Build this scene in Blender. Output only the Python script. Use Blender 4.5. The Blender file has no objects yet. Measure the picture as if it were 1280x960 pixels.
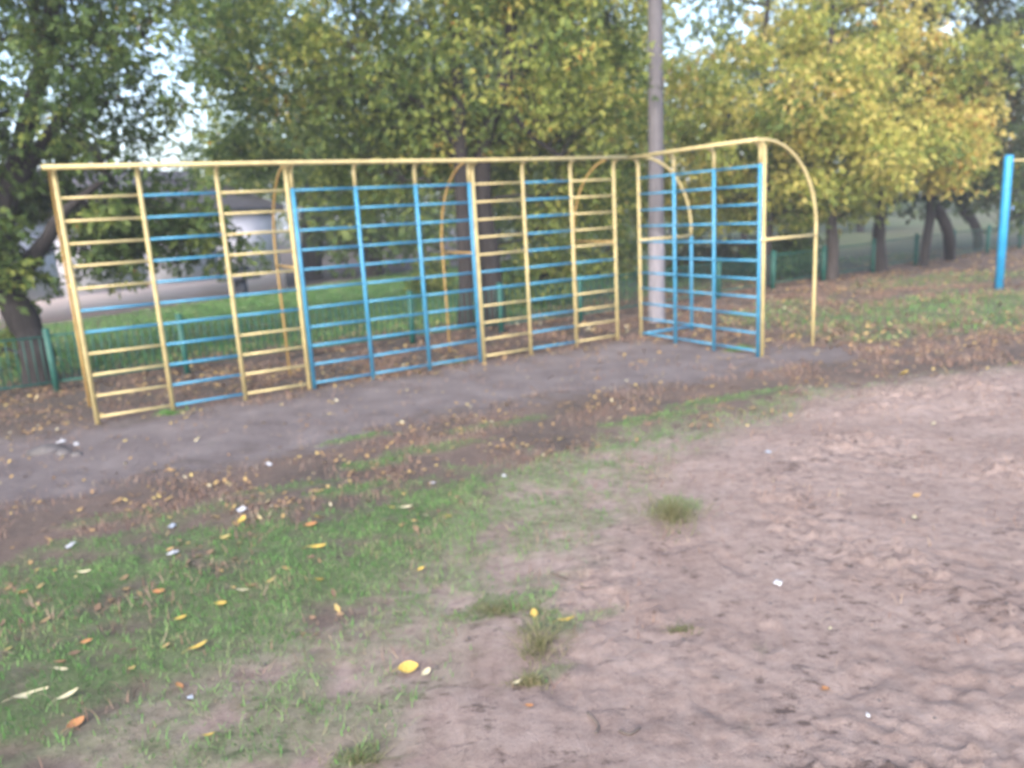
import bpy, math, random
import numpy as np
from mathutils import Vector, Matrix

# ------------------------------------------------------------------ camera
F_PX, IMW, IMH, CAM_H = 970.0, 1280.0, 960.0, 1.65
PITCH = math.radians(12.36)
ROLL = math.atan2(250, 4427)
fwd = np.array([0, math.cos(PITCH), -math.sin(PITCH)])
_r0 = np.array([1.0, 0, 0]); _u0 = np.array([0, math.sin(PITCH), math.cos(PITCH)])
right = math.cos(ROLL) * _r0 - math.sin(ROLL) * _u0
up = math.sin(ROLL) * _r0 + math.cos(ROLL) * _u0
ORG = np.array([0, 0, CAM_H])

scn = bpy.context.scene
COL = scn.collection
cam_d = bpy.data.cameras.new("camera"); cam = bpy.data.objects.new("camera", cam_d)
COL.objects.link(cam); scn.camera = cam
cam.matrix_world = Matrix(((right[0], up[0], -fwd[0], 0), (right[1], up[1], -fwd[1], 0),
                           (right[2], up[2], -fwd[2], CAM_H), (0, 0, 0, 1)))
cam_d.sensor_width = 36.0; cam_d.lens = 36.0 * F_PX / IMW
cam_d.clip_start = 0.05; cam_d.clip_end = 2000
# the photograph is slightly out of focus: a small lens focused short of the wall bars
cam_d.dof.use_dof = True; cam_d.dof.focus_distance = 0.95
cam_d.dof.aperture_fstop = (cam_d.lens / 1000) / 0.0060

# ------------------------------------------------------------------ light
SUN_EL, SUN_AZ = math.radians(36), math.radians(200)    # behind the camera, a little to the left
world = bpy.data.worlds.new("World"); scn.world = world; world.use_nodes = True
wn = world.node_tree.nodes; wl = world.node_tree.links
bg = wn["Background"]
sky = wn.new("ShaderNodeTexSky"); sky.sky_type = 'NISHITA'; sky.sun_disc = False
sky.sun_elevation = SUN_EL; sky.sun_rotation = SUN_AZ
sky.air_density = 1.0; sky.dust_density = 2.5; sky.ozone_density = 1.0
wl.new(sky.outputs[0], bg.inputs[0]); bg.inputs[1].default_value = 0.15
sun_d = bpy.data.lights.new("sun", 'SUN'); sun = bpy.data.objects.new("sun", sun_d); COL.objects.link(sun)
sun_d.energy = 1.15; sun_d.angle = math.radians(50); sun_d.color = (1.0, 0.97, 0.93)
sdir = Vector((math.sin(SUN_AZ) * math.cos(SUN_EL), math.cos(SUN_AZ) * math.cos(SUN_EL), math.sin(SUN_EL)))
sun.rotation_euler = sdir.to_track_quat('Z', 'Y').to_euler()
scn.view_settings.view_transform = 'Standard'; scn.view_settings.look = 'None'
scn.view_settings.gamma = 1.0; scn.view_settings.exposure = 1.92
scn.cycles.use_denoising = True
scn.cycles.max_bounces = 8; scn.cycles.diffuse_bounces = 4; scn.cycles.transmission_bounces = 4

# ------------------------------------------------------------------ helpers
def ray(x, y):
    return (x - IMW / 2) * right - (y - IMH / 2) * up + F_PX * fwd
def gnd(x, y, z=0.0):
    d = ray(x, y); return ORG + (z - CAM_H) / d[2] * d
def at(x, y, Y):
    d = ray(x, y); return ORG + d * Y / d[1]
def nrm(v):
    v = np.asarray(v, float); return v / (np.linalg.norm(v, axis=-1, keepdims=True) + 1e-9)

def link(o, parent=None, label=None, cat=None, group=None, kind=None):
    COL.objects.link(o)
    if parent is not None: o.parent = parent
    if label: o["label"] = label
    if cat: o["category"] = cat
    if group: o["group"] = group
    if kind: o["kind"] = kind
    return o
def empty(name, loc, rz=0.0, **k):
    o = bpy.data.objects.new(name, None); o.location = loc; o.rotation_euler = (0, 0, rz)
    o.empty_display_size = 0.1
    return link(o, **k)
def mesh_np(name, v, tris=None, quads=None, mat=None, smooth=True, attrs=None):
    """fast mesh from numpy arrays"""
    v = np.asarray(v, np.float32)
    me = bpy.data.meshes.new(name)
    me.vertices.add(len(v)); me.vertices.foreach_set("co", v.ravel())
    idx = []; starts = []; tot = []; n = 0
    for f, k in ((tris, 3), (quads, 4)):
        if f is None or len(f) == 0: continue
        f = np.asarray(f, np.int32)
        idx.append(f.ravel()); starts.append(n + np.arange(len(f)) * k); tot.append(np.full(len(f), k)); n += f.size
    idx = np.concatenate(idx).astype(np.int32); starts = np.concatenate(starts).astype(np.int32)
    me.loops.add(len(idx)); me.loops.foreach_set("vertex_index", idx)
    me.polygons.add(len(starts)); me.polygons.foreach_set("loop_start", starts)
    me.update(calc_edges=True)
    if smooth: me.polygons.foreach_set("use_smooth", np.ones(len(starts), bool))
    if attrs:
        for k, a in attrs.items():
            a = np.asarray(a, np.float32)
            if a.ndim == 1:
                at_ = me.attributes.new(k, 'FLOAT', 'POINT'); at_.data.foreach_set("value", a)
            else:
                at_ = me.attributes.new(k, 'FLOAT_COLOR', 'POINT'); at_.data.foreach_set("color", a.ravel())
    if mat: me.materials.append(mat)
    me.validate()
    return me
def obj(name, me, parent=None, **k):
    return link(bpy.data.objects.new(name, me), parent, **k)

class MB:
    """collects shapes into one mesh"""
    def __init__(s): s.v = []; s.t = []; s.q = []; s.n = 0
    def add(s, v, t=(), q=()):
        v = np.asarray(v, float)
        if len(t): s.t.append(np.asarray(t) + s.n)
        if len(q): s.q.append(np.asarray(q) + s.n)
        s.v.append(v); s.n += len(v); return s
    def tube(s, pts, rad, sides=8, caps=True):
        pts = np.asarray(pts, float); n = len(pts)
        rad = np.full(n, rad) if np.isscalar(rad) else np.asarray(rad, float)
        tan = np.zeros_like(pts); tan[1:-1] = pts[2:] - pts[:-2]; tan[0] = pts[1] - pts[0]; tan[-1] = pts[-1] - pts[-2]
        tan = nrm(tan)
        ref = np.array([0, 0, 1.0]) if abs(tan[0][2]) < 0.9 else np.array([1.0, 0, 0])
        a = nrm(np.cross(tan[0], ref)); V = []
        ang = np.arange(sides) * 2 * math.pi / sides
        for i in range(n):
            a = nrm(a - tan[i] * (a @ tan[i])); b = np.cross(tan[i], a)
            V.append(pts[i] + rad[i] * (np.cos(ang)[:, None] * a + np.sin(ang)[:, None] * b))
        V = np.concatenate(V); Q = []
        for i in range(n - 1):
            for j in range(sides):
                k = (j + 1) % sides
                Q.append((i * sides + j, i * sides + k, (i + 1) * sides + k, (i + 1) * sides + j))
        T = []
        if caps:
            V = np.vstack([V, pts[0], pts[-1]]); c0 = n * sides; c1 = c0 + 1
            for j in range(sides):
                k = (j + 1) % sides
                T.append((c0, k, j)); T.append((c1, (n - 1) * sides + j, (n - 1) * sides + k))
        return s.add(V, T, Q)
    def box(s, lo, hi, bevel=0.0):
        x0, y0, z0 = lo; x1, y1, z1 = hi
        V = [(x0, y0, z0), (x1, y0, z0), (x1, y1, z0), (x0, y1, z0), (x0, y0, z1), (x1, y0, z1), (x1, y1, z1), (x0, y1, z1)]
        Q = [(0, 3, 2, 1), (4, 5, 6, 7), (0, 1, 5, 4), (1, 2, 6, 5), (2, 3, 7, 6), (3, 0, 4, 7)]
        return s.add(V, (), Q)
    def mesh(s, name, mat=None, smooth=True):
        return mesh_np(name, np.concatenate(s.v), np.concatenate(s.t) if s.t else None, np.concatenate(s.q) if s.q else None, mat, smooth)

# numpy gradient noise
_prng = np.random.default_rng(11)
_perm = _prng.permutation(512)
_perm = np.concatenate([_perm, _perm, _perm])
_g2 = np.stack([np.cos(np.arange(512) * 2.399), np.sin(np.arange(512) * 2.399)], 1)
def pnoise(x, y):
    xi = np.floor(x).astype(int); yi = np.floor(y).astype(int)
    fx = x - xi; fy = y - yi; u = fx * fx * fx * (fx * (fx * 6 - 15) + 10); w = fy * fy * fy * (fy * (fy * 6 - 15) + 10)
    def g(ix, iy, dx, dy):
        h = _perm[(_perm[ix & 511] + iy) & 511]; gr = _g2[h]
        return gr[..., 0] * dx + gr[..., 1] * dy
    a = g(xi, yi, fx, fy); b = g(xi + 1, yi, fx - 1, fy); c = g(xi, yi + 1, fx, fy - 1); d = g(xi + 1, yi + 1, fx - 1, fy - 1)
    return (a + u * (b - a)) * (1 - w) + (c + u * (d - c)) * w
def fbm(x, y, o=4, g=0.5):
    r = 0; a = 1.0
    for i in range(o):
        r = r + a * pnoise(x + 17.3 * i, y - 9.1 * i); x = x * 2.03; y = y * 2.03; a *= g
    return r
def sstep(a, b, x):
    t = np.clip((x - a) / (b - a), 0, 1); return t * t * (3 - 2 * t)

# ------------------------------------------------------------------ materials
def new_mat(name):
    m = bpy.data.materials.new(name); m.use_nodes = True
    nt = m.node_tree; return m, nt, nt.nodes, nt.links, nt.nodes["Principled BSDF"]
def noise_node(nt, scale, detail=4, vec=None, rough=0.6):
    n = nt.nodes.new("ShaderNodeTexNoise"); n.inputs["Scale"].default_value = scale
    n.inputs["Detail"].default_value = detail; n.inputs["Roughness"].default_value = rough
    if vec is not None: nt.links.new(vec, n.inputs["Vector"])
    return n
def ramp(nt, fac, stops):
    r = nt.nodes.new("ShaderNodeValToRGB"); e = r.color_ramp.elements
    while len(e) < len(stops): e.new(0.5)
    for i, (p, c) in enumerate(stops):
        e[i].position = p; e[i].color = (*c, 1)
    nt.links.new(fac, r.inputs[0]); return r
def mixc(nt, fac, a, b):
    m = nt.nodes.new("ShaderNodeMix"); m.data_type = 'RGBA'
    for sock, val in ((m.inputs[0], fac), (m.inputs[6], a), (m.inputs[7], b)):
        if isinstance(val, (int, float)): sock.default_value = val
        elif isinstance(val, tuple): sock.default_value = (*val, 1)
        else: nt.links.new(val, sock)
    return m.outputs[2]
def objco(nt): return nt.nodes.new("ShaderNodeTexCoord").outputs["Object"]
def geo(nt): return nt.nodes.new("ShaderNodeNewGeometry").outputs["Position"]

def paint(name, c, worn, rough=0.45):
    m, nt, N, L, b = new_mat(name)
    p = geo(nt)
    n1 = noise_node(nt, 9, 5, p); n2 = noise_node(nt, 60, 5, p, 0.7)
    c2 = tuple(x * 0.78 for x in c)
    base = ramp(nt, n1.outputs[0], [(0.35, c2), (0.65, c)])
    mask = ramp(nt, n2.outputs[0], [(0.60, (0, 0, 0)), (0.68, (1, 1, 1))])
    L.new(mixc(nt, mask.outputs[0], base.outputs[0], worn), b.inputs["Base Color"])
    b.inputs["Roughness"].default_value = rough
    bp = N.new("ShaderNodeBump"); bp.inputs["Strength"].default_value = 0.15; bp.inputs["Distance"].default_value = 0.003
    L.new(n2.outputs[0], bp.inputs["Height"]); L.new(bp.outputs[0], b.inputs["Normal"])
    return m
YEL = paint("cream_yellow_paint", (0.55, 0.45, 0.215), (0.34, 0.23, 0.13))
BLU = paint("sky_blue_paint", (0.05, 0.26, 0.43), (0.14, 0.23, 0.30))
BLU2 = paint("bright_blue_paint", (0.018, 0.27, 0.52), (0.06, 0.22, 0.36))
TEAL = paint("teal_green_paint", (0.010, 0.092, 0.070), (0.04, 0.055, 0.042), 0.6)

def leaf_mat(name, stops, transl=0.5):
    m, nt, N, L, b = new_mat(name)
    a = N.new("ShaderNodeAttribute"); a.attribute_name = "tint"
    r = ramp(nt, a.outputs["Fac"], stops)
    L.new(r.outputs[0], b.inputs["Base Color"]); b.inputs["Roughness"].default_value = 0.55
    b.inputs["Specular IOR Level"].default_value = 0.3
    t = N.new("ShaderNodeBsdfTranslucent"); L.new(r.outputs[0], t.inputs[0])
    mx = N.new("ShaderNodeMixShader"); mx.inputs[0].default_value = transl
    L.new(b.outputs[0], mx.inputs[1]); L.new(t.outputs[0], mx.inputs[2])
    L.new(mx.outputs[0], N["Material Output"].inputs[0])
    return m
G_DK = (0.052, 0.092, 0.027); G_MD = (0.108, 0.172, 0.044); G_LT = (0.21, 0.265, 0.062)
YG = (0.37, 0.41, 0.09); Y1 = (0.60, 0.53, 0.14); Y2 = (0.64, 0.51, 0.18); OR = (0.45, 0.20, 0.045); BR = (0.14, 0.075, 0.035)
LF_GREEN = leaf_mat("green_leaves", [(0, G_DK), (0.45, G_MD), (0.78, G_LT), (0.93, YG), (1, OR)])
LF_MIX = leaf_mat("turning_leaves", [(0, G_DK), (0.3, G_MD), (0.55, G_LT), (0.78, YG), (0.93, Y1), (1, OR)])
LF_YEL = leaf_mat("yellow_leaves", [(0, G_MD), (0.22, G_LT), (0.48, YG), (0.75, Y1), (0.96, Y2), (1, OR)], .52)
LF_FAR = leaf_mat("far_leaves", [(0, G_DK), (0.5, (0.09, 0.14, 0.045)), (0.85, (0.17, 0.20, 0.06)), (1, YG)])
LF_DARK = leaf_mat("dark_leaves", [(0, (0.02, 0.034, 0.014)), (0.5, (0.04, 0.06, 0.022)), (0.85, (0.085, 0.08, 0.035)), (1, (0.24, 0.14, 0.05))])

def bark_mat(name, c1, c2):
    m, nt, N, L, b = new_mat(name)
    p = geo(nt); mp = N.new("ShaderNodeMapping"); mp.inputs["Scale"].default_value = (9, 9, 1.6); L.new(p, mp.inputs[0])
    n = noise_node(nt, 2.5, 6, mp.outputs[0], 0.7)
    r = ramp(nt, n.outputs[0], [(0.3, c1), (0.7, c2)])
    L.new(r.outputs[0], b.inputs["Base Color"]); b.inputs["Roughness"].default_value = 0.9
    bp = N.new("ShaderNodeBump"); bp.inputs["Strength"].default_value = 0.8; bp.inputs["Distance"].default_value = 0.03
    L.new(n.outputs[0], bp.inputs["Height"]); L.new(bp.outputs[0], b.inputs["Normal"])
    return m
BARK = bark_mat("dark_bark", (0.010, 0.008, 0.008), (0.036, 0.030, 0.029))
BARK2 = bark_mat("grey_brown_bark", (0.025, 0.020, 0.019), (0.07, 0.058, 0.054))

# ------------------------------------------------------------------ ground zones (from what the ground shows)
def poly_px(pts): return np.array([gnd(x, y)[:2] for x, y in pts])
def seg_dist(P, x, y, closed=True):
    d = np.full(x.shape, 1e9); n = len(P)
    for i in range(n if closed else n - 1):
        a = P[i]; b = P[(i + 1) % n]; ab = b - a
        t = np.clip(((x - a[0]) * ab[0] + (y - a[1]) * ab[1]) / (ab @ ab), 0, 1)
        d = np.minimum(d, np.hypot(x - a[0] - t * ab[0], y - a[1] - t * ab[1]))
    return d
def inside(P, x, y):
    r = np.zeros(x.shape, bool); n = len(P)
    for i in range(n):
        a = P[i]; b = P[(i + 1) % n]
        c = ((a[1] > y) != (b[1] > y)) & (x < (b[0] - a[0]) * (y - a[1]) / (b[1] - a[1] + 1e-12) + a[0])
        r ^= c
    return r
def sdf(P, x, y):
    return np.where(inside(P, x, y), 1, -1) * seg_dist(P, x, y)
SANDY = np.vstack([poly_px([(1290, 455), (1150, 474), (1000, 500), (860, 535), (700, 566), (600, 618), (560, 690), (470, 750), (330, 815), (200, 872), (90, 940), (20, 1000)]),
                   [[-1.9, 0.8], [-1.0, -6], [12, -6], [15, 8.5]]])
SAND = np.vstack([poly_px([(1290, 455), (1150, 474), (1000, 505), (900, 540), (800, 592), (730, 650), (650, 715), (560, 800), (480, 880), (430, 960)]),
                  [[-0.55, 1.2], [-0.4, -6], [12, -6], [15, 8.5]]])
PATH = np.vstack([[[-9.5, 3.4]], poly_px([(0, 548), (120, 531), (250, 514), (400, 490), (600, 456), (780, 428), (850, 428), (950, 436), (1055, 434)]),
                  poly_px([(1045, 447), (940, 462), (840, 478), (700, 492), (560, 515), (430, 545), (300, 572), (140, 602), (0, 632)]), [[-9.0, 1.2]]])
GRASS = poly_px([(-150, 1000), (-150, 740), (0, 715), (140, 670), (300, 655), (420, 625), (540, 600), (640, 590), (620, 650), (540, 710), (440, 780), (300, 845), (170, 900), (90, 960)])
FENCE_L0, FENCE_L1 = np.array([-5.03, 8.47]), np.array([1.30, 11.78])
FENCE_R1 = np.array([13.9, 21.05])
FDIR_L = nrm(FENCE_L1 - FENCE_L0); FDIR_R = nrm(FENCE_R1 - FENCE_L1)
def behind_fence(x, y):
    a = (x - FENCE_L0[0]) * -FDIR_L[1] + (y - FENCE_L0[1]) * FDIR_L[0]
    b = (x - FENCE_L1[0]) * -FDIR_R[1] + (y - FENCE_L1[1]) * FDIR_R[0]
    return np.where(x < FENCE_L1[0], a, b)
RD0, RD1 = gnd(100, 400)[:2], gnd(380, 359)[:2]
RDIR = nrm(RD1 - RD0)
def road_dist(x, y):
    return (x - RD0[0]) * -RDIR[1] + (y - RD0[1]) * RDIR[0]
def blob(x, y, px, py, rx, ry, ang=0.0):
    c = gnd(px, py); dx = x - c[0]; dy = y - c[1]; ca, sa = math.cos(ang), math.sin(ang)
    u = (dx * ca + dy * sa) / rx; w = (-dx * sa + dy * ca) / ry
    return np.exp(-(u * u + w * w))
SPARSE = [(440, 548, .35, .10, .9), (470, 580, .3, .12, .8), (440, 612, .3, .12, .9), (820, 522, .5, .12, .8), (700, 590, .5, .25, .55), (640, 640, .45, .25, .6),
          (720, 655, .35, .2, .55), (560, 720, .3, .14, .55), (620, 760, .25, .12, .85), (690, 785, .12, .14, .9), (400, 900, .28, .2, .6), (300, 930, .3, .15, .7),
          (440, 950, .10, .06, 1.0), (740, 775, .2, .05, .5), (500, 880, .1, .05, .6), (680, 850, .13, .05, .7), (845, 640, .14, .16, .8), (560, 630, .4, .15, .7),
          (900, 500, .6, .12, .7), (1060, 395, 1.8, .9, .6), (1200, 380, 2.2, 1.2, .75), (1130, 400, 2.0, .8, .65), (980, 395, 1.2, .8, .5), (1180, 350, 2.5, 1.0, .5), (960, 490, .4, .1, .6), (560, 455, .4, .08, .5), (925, 436, .3, .06, .8), (215, 515, .25, .05, .9),
          (130, 650, .3, .1, .45), (250, 640, .4, .12, .5), (360, 610, .4, .1, .55), (540, 560, .5, .12, .6), (620, 530, .5, .1, .5), (50, 720, .3, .15, .6), (1270, 395, 2.2, .9, .75), (1110, 420, .8, .3, .5), (990, 380, 0.9, .5, .5)]
def zones(x, y):
    n1 = fbm(x * 1.3, y * 1.3, 4); n2 = fbm(x * 5.1 + 40, y * 5.1, 4)
    sand = sstep(-0.30, 0.28, sdf(SANDY, x, y) + 0.30 * n1 + 0.30 * n2)
    rough = sstep(-0.35, 0.45, sdf(SAND, x, y) + 0.25 * n1)
    path = sstep(-0.38, 0.30, sdf(PATH, x, y) + 0.30 * n1 + 0.34 * n2)
    g = sstep(-0.25, 0.45, sdf(GRASS, x, y) + 0.35 * n1 + 0.35 * n2) * np.clip(.95 + 1.2 * n2 + .6 * n1, .2, 1)
    for px, py, rx, ry, s in SPARSE:
        g = np.maximum(g, s * sstep(0.25, 0.75, blob(x, y, px, py, rx, ry, 0.35) + 0.5 * n2))
    bf = behind_fence(x, y) + 0.5 * n1; rd = road_dist(x, y) + 0.35 * n1
    lawn = sstep(0.5, 1.6, bf) * sstep(0.1, -0.3, rd) * sstep(1.5, -1.5, x - 0.3 * y + 3.0)
    field = sstep(2.0, 7.0, bf) * sstep(-3, 2.0, x - 0.1 * y) * (0.75 + 0.9 * n1) * sstep(24, 20, bf - 4 * n1)
    field = np.maximum(field, .55 * sstep(.3, 2.0, bf) * sstep(-1, 2, x) * np.clip(.8 + 1.2 * n1, 0, 1))
    field = np.maximum(field, 0.9 * sstep(22, 25, bf + 2 * n1) * sstep(-3, 2, x))
    g = np.maximum(g, np.maximum(lawn, np.clip(field, 0, 1)))
    road = sstep(-.05, 0.1, rd) * sstep(.8, .6, rd) * sstep(6, 2, x)
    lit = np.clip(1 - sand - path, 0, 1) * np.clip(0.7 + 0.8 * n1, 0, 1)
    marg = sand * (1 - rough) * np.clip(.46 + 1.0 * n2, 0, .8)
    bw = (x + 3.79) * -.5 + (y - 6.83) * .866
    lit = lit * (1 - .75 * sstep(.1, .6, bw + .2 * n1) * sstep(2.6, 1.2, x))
    return sand, path, np.clip(np.maximum(g, marg) * (1 - 0.8 * road), 0, 1), lit, road, rough

rng = np.random.default_rng(5)
FEET = []
for i in range(40):
    x = rng.uniform(0.0, 6.5); y = rng.uniform(1.6, 8.5); FEET.append((x, y, rng.uniform(0, 6.28), rng.uniform(.006, .014), rng.uniform(.8, 1.25)))
for px, py, a in [(915, 710, 1.9), (1105, 715, .4), (960, 800, 1.2), (1080, 850, .6), (1200, 700, 2.4), (850, 690, .3), (1000, 640, 2.2), (700, 870, 2.0), (880, 870, 1.5), (1180, 860, .3)]:
    c = gnd(px, py); FEET.append((c[0], c[1], a, .011, 1.0))
def height(x, y, zn):
    sand, path, g, lit, road, rough = zn
    sand = rough
    h = 0.020 * fbm(x * .45, y * .45, 2)
    near = np.exp(-np.maximum(0, np.hypot(x, y - 4) - 12) / 8)
    ptch = sstep(-.25, .35, fbm(x * .8 + 3, y * .8, 2) + .10 * (x - 1.5))
    s = 0.016 * fbm(x * 1.7, y * 1.7, 2) + (.004 + .008 * ptch) * fbm(x * 5.5 + 5, y * 5.5, 3) + (.004 + 0.016 * ptch) * fbm(x * 11, y * 11, 3)
    cl = ptch * sstep(-.12, .3, fbm(x * 1.5 + 7, y * 1.5, 3))
    clod = cl * (np.abs(fbm(x * 8 + 31, y * 14, 3)) * .055 + np.maximum(0, fbm(x * 19 + 3, y * 24, 2) - .05) * .065)
    f = np.zeros_like(x)
    for fx, fy, a, dp, sc in FEET:
        dx = x - fx; dy = y - fy; m = (np.abs(dx) < .35) & (np.abs(dy) < .35)
        if not m.any(): continue
        u = (dx[m] * math.cos(a) + dy[m] * math.sin(a)) / (.135 * sc); w = (-dx[m] * math.sin(a) + dy[m] * math.cos(a)) / (.052 * sc)
        r = np.sqrt(u * u + w * w) + .18 * pnoise(x[m] * 14 + fx * 7, y[m] * 14)
        f[m] += dp * (-sstep(1.15, .7, r) + .10 * np.exp(-((r - 1.3) / .3) ** 2) * (1 + pnoise(x[m] * 6, y[m] * 6) * 2))
    h = h + sand * (s + clod + f) + (1 - sand) * (0.010 * fbm(x * 4, y * 4, 3) + 0.004 * fbm(x * 17, y * 17, 2)) * near
    h = h - 0.012 * path + 0.015 * g * near * (1 - sand) + 0.03 * sand * sstep(1.2, 0.0, np.abs(sdf(SAND, x, y) - .6))
    return h

def axis(lo, hi, fine, far_lo, far_hi, k=1.18):
    c = list(np.arange(lo, hi, fine)); a = []; st = fine; v = lo
    while v > far_lo: st = min(st * k, 60); v -= st; a.append(v)
    b = []; st = fine; v = c[-1]
    while v < far_hi: st = min(st * k, 60); v += st; b.append(v)
    return np.array(a[::-1] + c + b)
XS = axis(-4.4, 5.4, 0.016, -240, 240); YS = axis(1.4, 9.0, 0.016, -100, 380, 1.12)
GX, GY = np.meshgrid(XS, YS)
ZN = zones(GX, GY); GZ = height(GX, GY, ZN)
def ground_z(x, y):
    x = np.atleast_1d(np.asarray(x, float)); y = np.atleast_1d(np.asarray(y, float))
    return height(x, y, zones(x, y))

# one ground material, blended by what the surface is made of
m, nt, N, L, b = new_mat("ground_surface"); GROUND_MAT = m
p = geo(nt)
at1 = N.new("ShaderNodeAttribute"); at1.attribute_name = "zone_a"; sp = N.new("ShaderNodeSeparateColor"); L.new(at1.outputs["Color"], sp.inputs[0])
at2 = N.new("ShaderNodeAttribute"); at2.attribute_name = "zone_b"; sp2 = N.new("ShaderNodeSeparateColor"); L.new(at2.outputs["Color"], sp2.inputs[0])
na = noise_node(nt, 2.2, 6, p); nb = noise_node(nt, 18, 6, p, 0.7); nc = noise_node(nt, 90, 5, p, 0.75)
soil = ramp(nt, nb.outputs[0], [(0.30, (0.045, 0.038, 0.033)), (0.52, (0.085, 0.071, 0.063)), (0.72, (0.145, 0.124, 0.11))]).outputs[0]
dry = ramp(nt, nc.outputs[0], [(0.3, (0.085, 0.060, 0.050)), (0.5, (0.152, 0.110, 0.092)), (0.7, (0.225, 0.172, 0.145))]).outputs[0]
sandc0 = ramp(nt, nb.outputs[0], [(0.28, (0.22, 0.160, 0.140)), (0.50, (0.318, 0.242, 0.213)), (0.72, (0.376, 0.297, 0.265))]).outputs[0]
sandm = ramp(nt, na.outputs[0], [(0.35, (0.80, 0.77, 0.76)), (0.62, (1, 1, 1))]).outputs[0]
mm = N.new("ShaderNodeMix"); mm.data_type = 'RGBA'; mm.blend_type = 'MULTIPLY'; mm.inputs[0].default_value = 1
L.new(sandc0, mm.inputs[6]); L.new(sandm, mm.inputs[7]); sandc = mm.outputs[2]
mpn = N.new('ShaderNodeMapping'); mpn.inputs['Scale'].default_value = (1, 1.7, 1); L.new(p, mpn.inputs[0]); nd = noise_node(nt, 13, 8, mpn.outputs[0], 0.72); ne = noise_node(nt, 1.6, 4, p)
dm = N.new('ShaderNodeMath'); dm.operation = 'MULTIPLY_ADD'; L.new(ne.outputs[0], dm.inputs[0]); dm.inputs[1].default_value = .45; L.new(nd.outputs[0], dm.inputs[2])
damp = ramp(nt, dm.outputs[0], [(.795, (0, 0, 0)), (.88, (.8, .8, .8))]).outputs[0]
sandc = mixc(nt, damp, sandc, (.085, .06, .054))
pathc = ramp(nt, na.outputs[0], [(0.3, (0.125, 0.103, 0.102)), (0.55, (0.170, 0.143, 0.141)), (0.75, (0.215, 0.185, 0.182))]).outputs[0]
grassc = ramp(nt, nb.outputs[0], [(0.3, (0.045, 0.085, 0.028)), (0.5, (0.085, 0.155, 0.05)), (0.7, (0.16, 0.19, 0.095))]).outputs[0]
roadc = ramp(nt, nb.outputs[0], [(0.3, (0.19, 0.16, 0.155)), (0.7, (0.26, 0.225, 0.22))]).outputs[0]
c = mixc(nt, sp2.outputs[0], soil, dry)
c = mixc(nt, sp.outputs[1], c, pathc)
c = mixc(nt, sp.outputs[0], c, sandc)
gm = N.new("ShaderNodeMath"); gm.operation = 'MULTIPLY'; L.new(sp.outputs[2], gm.inputs[0]); gm.inputs[1].default_value = 0.66
c = mixc(nt, gm.outputs[0], c, grassc)
c = mixc(nt, sp2.outputs[1], c, roadc)
L.new(c, b.inputs["Base Color"]); b.inputs["Roughness"].default_value = 0.95; b.inputs["Specular IOR Level"].default_value = 0.15
bp = N.new("ShaderNodeBump"); bp.inputs["Strength"].default_value = 0.9; bp.inputs["Distance"].default_value = 0.018
ad = N.new("ShaderNodeMath"); ad.operation = 'ADD'; L.new(nb.outputs[0], ad.inputs[0]); L.new(nc.outputs[0], ad.inputs[1])
L.new(ad.outputs[0], bp.inputs["Height"]); L.new(bp.outputs[0], b.inputs["Normal"])

ny, nx = GX.shape
VI = np.arange(ny * nx).reshape(ny, nx)
Q = np.stack([VI[:-1, :-1], VI[:-1, 1:], VI[1:, 1:], VI[1:, :-1]], -1).reshape(-1, 4)
qc = lambda A: (A[:-1, :-1] + A[1:, 1:]).reshape(-1) / 2
V = np.stack([GX, GY, GZ], -1).reshape(-1, 3)
ZA = np.stack([ZN[0], ZN[1], ZN[2], np.ones_like(GX)], -1).reshape(-1, 4); ZB = np.stack([ZN[3], ZN[4], 0 * GX, np.ones_like(GX)], -1).reshape(-1, 4)
cls = np.zeros(len(Q), int)
cls[qc(ZN[1]) > .5] = 1; cls[qc(ZN[4]) > .5] = 2; cls[qc(ZN[0]) > .5] = 3
for k, nm, lab in ((0, "ground", "bare earth and worn lawn with dry grass and fallen leaves"), (1, "dirt_path", "trodden grey-brown dirt strip running along the wall bars"),
                   (2, "road", "narrow pale paved strip along the foot of the low building"), (3, "sand", "trampled pinkish sand with footprints and clods")):
    q = Q[cls == k]; used = np.unique(q); re = np.zeros(len(V), np.int32); re[used] = np.arange(len(used))
    obj(nm, mesh_np(nm, V[used], None, re[q], GROUND_MAT, True, {"zone_a": ZA[used], "zone_b": ZB[used]}), label=lab, kind="structure")

# ------------------------------------------------------------------ wall bars
RUNGS = [0.06 + 0.193 * k for k in range(11)]
R_UP, R_RG, R_TOP, H_TOP, FW = 0.0205, 0.0125, 0.022, 2.24, 0.10
def tube_mesh(name, pts, r, mat, sides=10):
    return MB().tube(pts, r, sides).mesh(name, mat)
def neck(x0, z0, y0=0.0):
    return [(0, 0, z0)] + [(0, -FW * (1 - math.cos(t)), H_TOP - .012 - FW * (1 - math.sin(t))) for t in np.linspace(0, math.pi / 2, 7)]
OCH = paint('shaded_rusty_yellow', (.42, .27, .09), (.24, .15, .08))  # darker ochre for the rear arches: shade and rust put into the colour
UP_Y = tube_mesh("upright", [(0, 0, -.05), (0, 0, 1.0)] + neck(0, 2.0), R_UP, YEL)
UP_TOP = tube_mesh("upright_top", neck(0, RUNGS[-1] - .002), R_UP * .97, YEL)
UP_B = tube_mesh("upright", [(0, 0, -.05), (0, 0, 1.0), (0, 0, RUNGS[-1] + .02)], R_UP, BLU)
END_Y = tube_mesh("end_post", [(0, 0, -.15), (0, 0, 1.0)] + neck(0, 2.0), R_UP * 1.05, YEL)
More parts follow.
